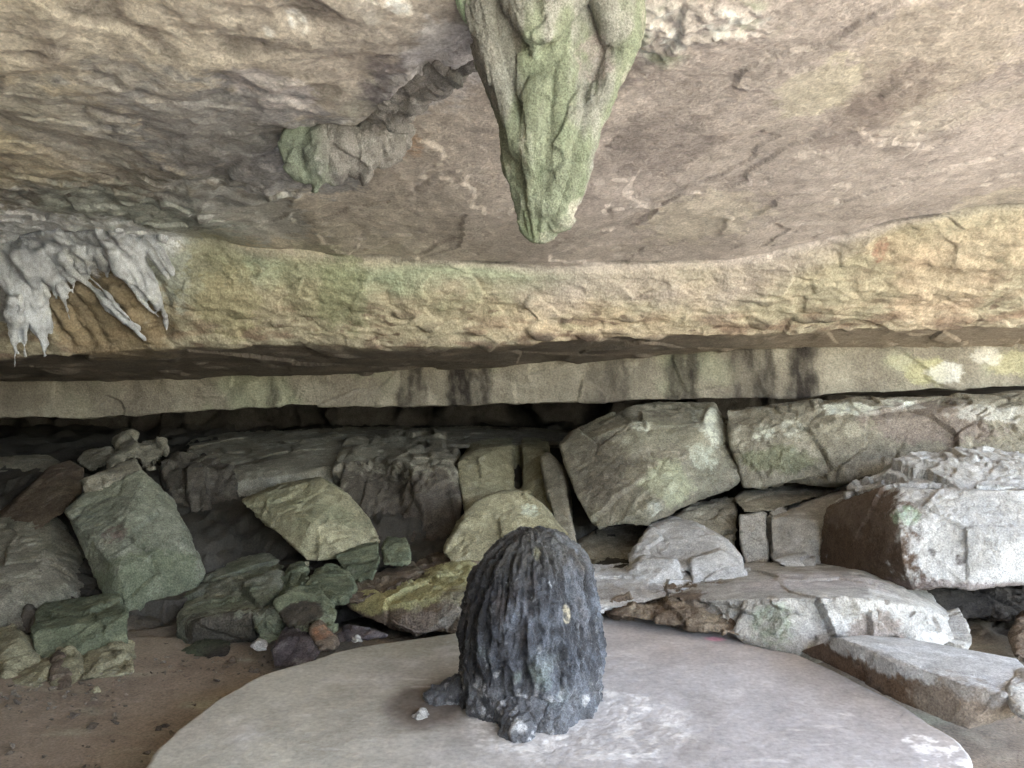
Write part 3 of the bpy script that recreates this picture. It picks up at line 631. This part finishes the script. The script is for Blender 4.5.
# ------------------------------------------------------------------ trodden platform
PZ = .12
def build_platform():
    def G0(px, py): D = (CZ-PZ)*F/(py-384); return ((px-512)/F*D, D)
    edge = [G0(*e) for e in ((140,768),(160,745),(185,722),(215,700),(260,677),(310,660),(360,646),(420,637),(480,628),(560,616),(620,612),(690,622),(740,636),(790,650),(870,690),(925,718),(962,740),(972,755),(974,775))]
    edge += [(2.0, 2.6), (2.05, 2.0), (1.7, 1.2), (.8, .7), (-.4, .8), (-1.2, 1.6), (-1.5, 2.4), (-1.48, 2.85)]
    e = np.array(edge)
    # smooth closed outline
    t = np.arange(len(e)+1); ec = np.vstack([e, e[:1]]); tt = np.linspace(0, len(e), 900, endpoint=False)
    ex = np.interp(tt, t, ec[:, 0]); ey = np.interp(tt, t, ec[:, 1])
    k = np.ones(17)/17
    jt = np.random.RandomState(5); jn = lambda a, k: np.interp(np.arange(900), np.linspace(0, 899, k), jt.uniform(-a, a, k))
    ex = ex+jn(.012, 150)+jn(.02, 40); ey = ey+jn(.008, 150)+jn(.015, 40)
    ex = np.convolve(np.concatenate([ex[-8:], ex, ex[:8]]), k, 'valid'); ey = np.convolve(np.concatenate([ey[-8:], ey, ey[:8]]), k, 'valid')
    c = np.array([.15, 3.2]); n = len(ex)
    s = np.concatenate([np.linspace(0, .985, 190), [.99, .994, .997, 1.0, 1.002, 1.004, 1.006]])
    z = np.concatenate([np.full(190, PZ), [PZ-.002, PZ-.006, PZ-.014, PZ-.03, PZ-.06, PZ-.12, -.14]])
    X = np.stack([c[0]+np.outer(s, ex-c[0]), c[1]+np.outer(s, ey-c[1]), np.repeat(z[:, None], n, 1)], 2)
    X = np.concatenate([X, X[:, :1]], 1)[:, ::-1]
    me = grid_mesh(X)
    bm = bmesh.new(); bm.from_mesh(me); bmesh.ops.remove_doubles(bm, verts=bm.verts, dist=1e-5)
    bmesh.ops.recalc_face_normals(bm, faces=bm.faces); bm.to_mesh(me); bm.free(); shade(me)
    co = get_co(me)
    co[:, 2] += .012*fbm(co, 1.3, 3, s=90)*sst(.0, .1, co[:, 2])+.0025*fbm(co, 14, 4, s=91)
    x, y = co[:, 0], co[:, 1]
    w = fbm(co, 4, 4, .6, s=92)
    r = np.sqrt(((x-.28)/.55)**2+((y-3.5)/.42)**2)
    crust = sst(1.0, .72, r+.35*w)*sst(-.62, -.2, x+.1*w)
    ring = sst(.11, .03, np.abs(r-.85+.18*w))
    co[:, 2] += .0035*crust*(.6+fbm(co, 26, 4, .65, s=93))
    set_co(me, co)
    c = mix(lin((155, 153, 154)), lin((138, 135, 136)), .5+fbm(co, 1.1, 4, s=94))
    c = mix(c, lin((146, 142, 120)), sst(.5, -.9, x)*.75)
    c = mix(c, lin((122, 118, 98)), sst(4.1, 4.6, y)*sst(.2, -.5, x)*.8)
    c = mix(c, lin((172, 170, 168)), sst(.1, .5, fbm(co, 2.6, 5, .6, s=95))*.45)
    c = mix(c, lin((116, 104, 90)), sst(.25, .55, fbm(co, 1.9, 4, s=96))*.3)
    c = mix(c, lin((150, 138, 128)), sst(.2, .9, x)*sst(4.0, 4.5, y)*.6)
    c = mix(c, lin((196, 196, 194)), crust*(.15+.62*sst(-.1, .25, fbm(co, 9, 5, .72, s=97))))
    c = mix(c, lin((206, 206, 206)), ring*.45*sst(-.2, .3, w)*sst(-.1, .2, fbm(co, 18, 3, .6, s=87)))
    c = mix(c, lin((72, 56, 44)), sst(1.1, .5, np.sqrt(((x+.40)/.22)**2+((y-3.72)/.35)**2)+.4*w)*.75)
    fl = sst(.42, .5, perlin(co*[7, 22, 1], 33))*sst(.1, .3, fbm(co, 1.7, 2, s=34))
    c = mix(c, lin((195, 194, 190)), fl*.25)
    c = mix(c, lin((112, 100, 86)), sst(.55, .2, (x+.2)*0+np.abs(perlin(co*[1.1, 1.1, 1], 55))*3)*sst(.0, .3, fbm(co, 1.2, 3, s=56))*.18)
    c = c*(1+.30*fbm(co, 5, 5, .65, s=57))[:, None]
    pk = np.sqrt(((x-1.18)/.07)**2+((y-4.66)/.05)**2)
    c = mix(c, lin((214, 120, 150)), sst(1.2, .3, pk+.4*w)*.8)
    wl = np.sqrt(((x-1.72)/.09)**2+((y-3.2)/.16)**2)
    c = mix(c, lin((220, 222, 222)), sst(1.0, .8, wl+1.4*w)*.7*sst(-.2, .2, fbm(co, 14, 4, .7, s=88)))
    set_col(me, c*1.5)
    o = link('stone_platform', me, M['floor'])
    tag(o, 'low flat rounded platform of smooth grey trodden stone surrounding the dark stalagmite', 'stone platform')
build_platform()

# ------------------------------------------------------------------ stalagmite
def build_stalagmite():
    CX, CY = (531-512)/F*3.76, 3.76
    bm = bmesh.new()
    prof = [(.06, .30), (.14, .325), (.28, .328), (.44, .326), (.58, .312), (.68, .288), (.77, .245), (.84, .19), (.89, .13), (.915, .06)]
    pts = []
    for z, r in prof:
        for k in range(40):
            a = k/40*2*math.pi; r_ = r*.93; pts.append((CX+(.02 if z > .7 else 0)+r_*math.cos(a), CY+r_*.95*math.sin(a), z))
    add_hull(bm, pts)
    def g(px, py, lift, r):                     # a foot lump standing on the platform
        D = (CZ-PZ)*F/(py-384); return (((px-512)/F*D, D+r*.8, PZ+lift), r)
    add_chain(bm, [g(488, 700, .16, .10), g(478, 706, .02, .10)])
    add_chain(bm, [g(505, 700, .16, .10), g(500, 712, .02, .09)])
    add_chain(bm, [g(538, 708, .16, .15), g(530, 730, .03, .12)])
    add_chain(bm, [g(516, 720, .08, .10), g(518, 742, .0, .06)])
    add_chain(bm, [g(552, 712, .10, .13), g(550, 732, .0, .09)])
    add_chain(bm, [g(580, 704, .06, .09), g(584, 710, .01, .07)])
    add_chain(bm, [g(576, 708, .10, .11), g(576, 718, .0, .09)])
    add_chain(bm, [g(446, 703, .03, .05), g(434, 704, .01, .04)])
    add_chain(bm, [g(458, 704, .05, .06), g(446, 703, .03, .05)])
    me = remesh(bm, .0052, 16); co, no = get_co(me), get_no(me)
    th = np.arctan2(co[:, 1]-CY, co[:, 0]-CX); z = co[:, 2]
    rad = np.hypot(co[:, 0]-CX, co[:, 1]-CY)
    u = np.stack([np.cos(th)*1.3, np.sin(th)*1.3, z*.42+.0*z], 1)
    u = np.stack([np.cos(th)*1.3, np.sin(th)*1.3, z*.8], 1)
    u2 = u+.16*np.stack([fbm(co, 3, 3, s=1), fbm(co, 3, 3, s=2), 0*z], 1)
    fl = ridged(u2, 2.9, 2, .55, s=5)
    fl2 = ridged(u2*[1, 1, 1.5], 6.5, 3, .6, s=8)
    scale = fbm(co*[1, 1, 1.7]+fl[:, None]*.06, 14, 3, .6, s=12)       # small drip rims down each rib
    foot = sst(.36, .2, z+.05*fbm(co, 5, 2, s=3))
    a = (1-.6*foot)*(.034*fl+.018*fl2)*(.25+.75*sst(.93, .68, z))+.021*scale+.007*fbm(co, 36, 3, .6, s=6)+.02*fbm(co, 2.2, 3, s=24)+.012*sst(.6, .8, z)*fbm(co, 11, 5, .6, s=29)
    kn, f21, rv = cells(co, 14, 3)
    a += foot*(.010*kn+.05*fbm(co, 6, 6, .62, s=7)+.012*ridged(co, 12, 3, s=23))
    set_co(me, co+no*a[:, None]); shade(me); co, no = get_co(me), get_no(me)
    c = mix(lin((66, 70, 80)), lin((38, 40, 46)), .5+fbm(co, 3, 4, s=9))
    c = mix(c, lin((20, 19, 20)), sst(.35, -.3, fl)*.85)
    c = mix(c, lin((104, 116, 134)), sst(.2, .8, fl)*sst(-.1, .4, fbm(co, 6, 3, s=13))*.7)  # blue-grey sky sheen painted on the rib crests
    c = mix(c, lin((30, 25, 22)), sst(-.10, -.28, co[:, 0]-CX+.05*fbm(co, 4, 3, s=14))*.7)  # left flank painted near black as the shaded side
    c = mix(c, lin((84, 80, 66)), sst(.68, .82, z+.05*fbm(co, 6, 3, s=15))*.5)
    c = mix(c, lin((118, 130, 146)), sst(-.05, .3, fbm(co*[1, 1, .3], 7, 4, .6, s=47))*sst(-.1, .12, co[:, 0]-CX+.1*fbm(co, 3, 2, s=48))*.6)  # lit right side painted with paler bluish streaks
    c = mix(c, lin((92, 76, 62)), sst(.0, .4, fbm(co*[1, 1, .4], 5, 4, .6, s=49))*.5*sst(.3, .7, z))
    c = mix(c, lin((170, 176, 178)), sst(.30, .5, fbm(co*[1, 1, .7], 22, 4, .7, s=16))*.6)
    c = mix(c, lin((108, 110, 114)), foot*(.5+.6*fbm(co, 9, 3, s=17)))
    c = mix(c, lin((196, 198, 200)), foot*sst(.08, .3, fbm(co, 13, 3, .6, s=18))*.8)
    c = mix(c, lin((128, 148, 138)), sst(.12, .3, z)*sst(.5, .3, z)*sst(.1, .4, fbm(co, 5, 3, s=19))*.6)
    st = [(anchor(co, px, py), r, cl, k) for px, py, r, cl, k in ((567, 616, (.020, .05, .045), (205, 192, 150), .95), (536, 552, (.014, .05, .03), (150, 148, 104), .8), (541, 648, (.012, .03, .02), (170, 176, 180), .5), (545, 686, (.06, .05, .03), (110, 130, 124), .5))]
    c = spots(co, c, st)
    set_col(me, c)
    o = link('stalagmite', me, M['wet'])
    tag(o, 'dark blue-black fluted dome-shaped stalagmite standing on the stone platform', 'stalagmite')
build_stalagmite()

# ------------------------------------------------------------------ stalactite
def build_stalactite():
    bm = bmesh.new(); D = 2.85
    sl = [(-70, 440, 668), (-10, 460, 645), (30, 471, 634), (62, 478, 626), (95, 490, 609), (125, 500, 598), (160, 503, 589), (190, 510, 577), (215, 518, 563), (232, 525, 554), (242, 533, 547)]
    prev = None
    for y, x0, x1 in sl:
        pts = []
        r = (x1-x0)/2/F*D
        for k in range(28):
            a = k/28*2*math.pi; cx = ((x0+x1)/2-512)/F*D
            pts.append((cx+r*math.cos(a), D-.02+r*.72*math.sin(a), CZ-(y-384)/F*D))
        if prev: add_hull(bm, prev+pts)
        prev = pts
    def q(px, py, d, r): return (P(px, py, d), r)
    # front curtains folded over the cone
    add_chain(bm, [q(552, -40, 2.62, .14), q(549, 10, 2.62, .072), q(540, 32, 2.61, .036), q(534, 50, 2.64, .02)])
    add_chain(bm, [q(575, -30, 2.62, .10), q(562, 14, 2.61, .042), q(548, 36, 2.60, .03)])
    add_chain(bm, [q(520, -30, 2.66, .10), q(528, 12, 2.62, .06), q(533, 34, 2.60, .035)])
    add_chain(bm, [q(466, -30, 2.75, .07), q(467, 5, 2.75, .03), q(468, 18, 2.76, .012)])
    add_chain(bm, [q(615, -30, 2.66, .10), q(622, 25, 2.66, .06), q(618, 55, 2.70, .045), q(606, 85, 2.70, .045), q(590, 120, 2.72, .05), q(581, 150, 2.72, .045), q(572, 190, 2.76, .04), q(560, 215, 2.8, .035), q(550, 226, 2.82, .02)])
    add_chain(bm, [q(598, -30, 2.62, .06), q(608, 15, 2.62, .04), q(616, 45, 2.68, .04)])
    add_chain(bm, [q(484, 10, 2.72, .06), q(494, 60, 2.74, .045), q(508, 110, 2.74, .04), q(520, 150, 2.74, .04)])
    add_chain(bm, [q(568, 60, 2.70, .05), q(565, 110, 2.70, .06), q(556, 160, 2.72, .05), q(548, 205, 2.78, .04)])
    add_chain(bm, [q(540, 90, 2.70, .05), q(536, 150, 2.72, .055), q(536, 205, 2.78, .04)])
    me = remesh(bm, .0062, 14); co, no = get_co(me), get_no(me)
    cx = (540-512)/F*D
    th = np.arctan2(co[:, 1]-D, co[:, 0]-cx)
    u = np.stack([np.cos(th), np.sin(th), co[:, 2]*.35], 1)+.08*np.stack([fbm(co, 3, 3, s=1), fbm(co, 3, 3, s=2), 0*th], 1)
    fl = ridged(u, 2.6, 3, .5, s=25)
    a = .010*fl+.020*fbm(co*[1, 1, .5], 6, 5, .6, s=26)+.006*fbm(co, 34, 3, .6, s=27)+.012*cells(co*[1, 1, .6], 9, 5)[0]
    set_co(me, co+no*a[:, None]); shade(me); co = get_co(me)
    z = co[:, 2]
    tip = sst(2.65, 2.15, z)
    c = mix(lin((150, 148, 138)), lin((116, 118, 106)), .5+fbm(co*[1, 1, .4], 5, 4, s=28))
    gr = .8*sst(-.02, .22, fbm(co*[1, 1, .3], 5, 4, .6, s=29)+.22*tip+.05*sst(0, .3, co[:, 0]))
    c = mix(c, lin((104, 122, 76)), gr*.8)
    c = mix(c, lin((72, 96, 46)), sst(-.05, .35, fbm(co*[1, 1, .4], 11, 4, .6, s=30))*.5*tip)
    c = mix(c, lin((184, 172, 156)), sst(.2, .5, fbm(co*[1, 1, .3], 8, 4, .6, s=31))*.5)
    c = mix(c, lin((112, 110, 106)), sst(.02, -.12, co[:, 0]+.05*fbm(co, 4, 3, s=32))*.45)
    st = [(anchor(co, 468, 12), (.04, .1, .06), (150, 190, 140), .9), (anchor(co, 534, 45), (.04, .1, .03), (150, 170, 136), .7),
          (anchor(co, 530, 236), .06, (96, 112, 66), .6), (anchor(co, 595, 60), (.06, .1, .09), (150, 134, 132), .7)]
    c = spots(co, c, st)
    set_col(me, c*1.18, sat=.58)
    o = link('stalactite', me, M['flow'])
    tag(o, 'big green-grey pointed stalactite hanging from the ceiling above the dark stalagmite', 'stalactite')
build_stalactite()

# small knob-like stalactite
def build_knob():
    def q(px, py, r, dd=0.0):
        p = anchor(CEIL, px, py); return ((p[0], p[1]-dd, p[2]-.0), r)
    a0 = anchor(CEIL, 330, 150); D = float(a0[1])
    def k(px, py, r, d=0.0): return (P(px, py, D-.32+d*.7), r*1.05)
    bm = bmesh.new()
    add_chain(bm, [k(330, 118, .12, .25), k(300, 145, .085, .0), k(300, 165, .05), k(308, 182, .02)])
    add_chain(bm, [k(360, 112, .12, .25), k(318, 150, .09, .0), k(316, 172, .05), k(316, 188, .02)])
    add_chain(bm, [k(372, 116, .12, .3), k(345, 145, .11, .05), k(335, 168, .05, .02)])
    add_chain(bm, [k(395, 112, .10, .3), k(370, 140, .11, .1), k(358, 168, .05, .08)])
    add_chain(bm, [k(405, 118, .08, .35), k(388, 145, .07, .15), k(380, 160, .03, .12)])
    add_chain(bm, [q(398, 118, .075), q(425, 98, .07), q(450, 82, .06), q(472, 66, .04)], (1, 1, .5))
    add_chain(bm, [q(385, 112, .07), q(405, 92, .05), q(440, 70, .04)], (1, 1, .45))
    me = remesh(bm, .008, 4); co, no = get_co(me), get_no(me)
    a = .025*cells(co, 7, 3)[0]+.06*fbm(co, 4, 5, .6, s=4)+.02*ridged(co*[1, 1, .5], 7, 3, s=9)+.012*fbm(co*[1, 1, .5], 16, 3, s=5)
    set_co(me, co+no*a[:, None]); shade(me); co = get_co(me)
    x = project(co)[:, 0]; xx = co[:, 0]; xm = float(P(335, 150, D)[0])
    c = mix(lin((120, 134, 112)), lin((136, 132, 128)), sst(xm-.06, xm+.08, xx+.12*fbm(co, 3, 3, s=6)))
    c = mix(c, lin((96, 104, 96)), sst(.1, .5, fbm(co, 5, 4, s=7))*.6)
    c = mix(c, lin((190, 188, 184)), sst(.15, .4, fbm(co, 9, 5, .65, s=8))*.6)
    c = mix(c, lin((84, 78, 80)), sst(.1, .4, fbm(co, 6, 4, .6, s=10))*.5)
    set_col(me, c)
    o = link('stalactite', me, M['flow'])
    tag(o, 'short stubby stalactite, half green and half whitish, on the rough grey ceiling band', 'stalactite')
build_knob()

# flowstone curtains on the yellow ceiling face
def build_curtains():
    bm = bmesh.new(); rc = random.Random(5)
    def q(px, py, w, lift=.05):
        p = anchor(CEIL, px, py); D = min(float(p[1]), 6.75)-lift
        return (P(px, py, D), w/2/F*D)
    for ch in ([(22,252,18,.0),(28,262,20,.10),(33,280,12,.12),(35,287,5,.10)],
               [(18,262,8),(22,284,12),(32,312,14,.1),(42,340,10,.1),(46,356,3,.1)],
               [(15,300,8,.2),(13,322,8,.25),(15,345,6,.25),(16,366,2,.22)],
               [(22,320,6,.15),(24,345,4,.2),(26,356,2,.2)],
               [(40,245,14,.0),(46,264,11),(52,284,10),(56,298,3)],
               [(34,284,6),(44,310,8),(50,330,5),(50,322,3)],
               [(60,285,7),(64,302,5),(68,318,2)],
               [(70,258,14,.0),(73,275,9),(72,291,3)],
               [(84,240,14,.0),(85,256,13),(90,272,3)],
               [(98,245,12,.0),(102,260,11),(106,275,4)],
               [(62,243,14,.0),(76,238,14,.05),(90,240,12,.0)],
               [(76,272,9),(92,290,6),(112,308,5,.06),(130,324,5,.07),(144,338,3,.05)],
               [(108,236,16,.0),(117,252,16,.08),(127,276,14,.1),(140,296,12,.1),(150,308,7,.08),(158,315,3,.05)],
               [(122,240,12,.0),(136,258,8),(150,280,7),(160,300,7),(166,320,6),(168,328,3)],
               [(30,240,14,.0),(50,238,14,.0),(110,236,14,.0),(140,246,9,-.02),(165,262,6,-.03)],
               [(4,258,16,.0),(8,285,12,.05),(16,300,10,.1)]):
        for k in range(5):
            ox, oy, ln, ws = ((0, 0, .8, 1.15), (-.45, -3, .8, .6), (.5, -2, .9, .55), (.1, 2, 1.0, .6), (.8, -5, .6, .5))[k]
            x0, y0 = ch[0][:2]
            cc = []
            for c in ch:
                x = x0+(c[0]-x0)*ln+ox*c[2]+rc.uniform(-1.5, 1.5); y = y0+(c[1]-y0)*ln+oy
                cc.append(q(x, y, c[2]*ws, (c[3] if len(c) > 3 else .05)+rc.uniform(-.02, .04)))
            add_chain(bm, cc, (1, 1.7, 1))
    for k in range(46):                                   # fused crust and short teeth along the root of the curtain
        x = rc.uniform(-8, 168); y = 238+rc.uniform(-6, 16)+(10 if x < 60 else 0); w = rc.uniform(9, 17); L = rc.uniform(6, 26)*(1.5 if x < 60 else 1)
        add_chain(bm, [q(x, y, w, .0), q(x+L*.3, y+L*.6, w*.6, .03), q(x+L*.55, y+L, w*.2, .03)], (1, 1.5, 1))
    me = remesh(bm, .011, 4); co, no = get_co(me), get_no(me)
    u = co@np.array([[1, 0, 0], [0, 1, 0], [.45, 0, .35]]).T if False else np.stack([co[:, 0]+.55*(co[:, 2]), co[:, 1], co[:, 2]*.25], 1)
    a = .03*ridged(u, 4.5, 3, .6, s=41)+.02*fbm(u, 14, 4, .65, s=42)+.03*fbm(co, 4, 3, s=46)-.015
    set_co(me, co+no*a[:, None]); shade(me); co = get_co(me)
    c = mix(lin((204, 210, 220)), lin((156, 161, 172)), .5+fbm(u, 4, 4, s=43))
    c = mix(c, lin((110, 106, 112)), sst(.15, .5, fbm(co, 4, 4, s=44))*.5)
    c = mix(c, lin((206, 208, 206)), sst(.1, .4, fbm(u, 9, 3, s=45))*.5)
    set_col(me, c)
    o = link('flowstone_curtain', me, M['flow'])
    tag(o, 'ragged whitish-grey flowstone curtain hanging in slanting strands from the far left of the ceiling', 'flowstone')
build_curtains()

# ------------------------------------------------------------------ small loose stones on the floor
def chips():
    rnd = random.Random(4)
    L = [(421, 716, 8, 'white', 'little white stone on the platform, left of the foot of the stalagmite'),
         (96, 690, 5, 'olive', 'tiny pebble on the earth below the pale square-ended block'),
         (232, 660, 5, 'brown', 'tiny brown pebble at the foot of the sloping boulder'),
         (357, 640, 6, 'pale', 'small pale chip lying at the back left rim of the platform'),
         (1000, 700, 5, 'pale', 'small chip beside the end of the wedge-shaped slab')]
    for px, py, w, col, lab in L:
        z = PZ if px > 400 or px == 357 else ground_z(0, 4)+.03
        D = (CZ-z)*F/(py-384)
        B('stone', lab, [(px-w, py, D), (px+w, py+1, D-.02), (px, py-w*.9, D), (px+w*.6, py-w*.6, D+.02), (px-w*.5, py+w*.4, D-.05)], col, w/F*D, vox=.005, cat='stone')
chips()

def gravel():
    rnd = random.Random(9); bm = bmesh.new(); n = 0
    while n < 420:
        px, py = rnd.choice([(rnd.uniform(-60, 130), rnd.gauss(690, 10)), (rnd.uniform(120, 280), rnd.gauss(664, 7)), (rnd.uniform(940, 1080), rnd.uniform(625, 720)), (rnd.uniform(-60, 200), rnd.uniform(690, 790))])
        D = CZ*F/(py-384); x = (px-512)/F*D
        r = min(.04, .004+rnd.expovariate(1/.007)); z = float(ground_z(x, D))+.005
        pts = [(x+rnd.gauss(0, 1)*r*.6, D+rnd.gauss(0, 1)*r*.6, z+r*.3+rnd.gauss(0, 1)*r*.35) for _ in range(10)]
        add_hull(bm, pts); n += 1
    me = bpy.data.meshes.new('g'); bm.to_mesh(me); bm.free(); co = get_co(me)
    set_col(me, mix(lin((150, 136, 112)), lin((96, 84, 70)), .5+fbm(co, 7, 2, s=1)))
    o = link('gravel', me, M['rock']); tag(o, kind='stuff')
gravel()

# ------------------------------------------------------------------ light
SUN_EL, SUN_AZ = math.radians(58), math.radians(150)      # azimuth clockwise from +Y: behind the viewer, to the right
w = bpy.data.worlds.new('World'); sc.world = w; w.use_nodes = True
nt = w.node_tree; bg = nt.nodes['Background']
sky = nt.nodes.new('ShaderNodeTexSky'); sky.sky_type = 'NISHITA'; sky.sun_disc = False
sky.sun_elevation = SUN_EL; sky.sun_rotation = SUN_AZ; sky.air_density = 1.0; sky.dust_density = 2.5
nt.links.new(sky.outputs[0], bg.inputs[0]); bg.inputs[1].default_value = .15
sd = bpy.data.lights.new('sun', 'SUN'); sd.energy = 4.0; sd.angle = math.radians(.5); sd.color = (1, .965, .92)
so = bpy.data.objects.new('sun', sd); COL.objects.link(so)
v = Vector((math.sin(SUN_AZ)*math.cos(SUN_EL), math.cos(SUN_AZ)*math.cos(SUN_EL), math.sin(SUN_EL)))
so.rotation_euler = v.to_track_quat('Z', 'Y').to_euler(); so.location = (4, -8, 12)

cam = bpy.data.cameras.new('camera'); cam.sensor_width = 36; cam.lens = 36*F/W
cam.clip_end = 2000; cam.clip_start = .05
co_ = bpy.data.objects.new('camera', cam); COL.objects.link(co_)
co_.location = (0, 0, CZ); co_.rotation_euler = (math.radians(90), 0, 0); sc.camera = co_

sc.view_settings.view_transform = 'Standard'; sc.view_settings.look = 'None'
sc.view_settings.gamma = 1; sc.view_settings.exposure = 3.8
sc.cycles.use_denoising = True
sc.cycles.max_bounces = 7; sc.cycles.diffuse_bounces = 6; sc.cycles.glossy_bounces = 2
sc.cycles.sample_clamp_indirect = 8
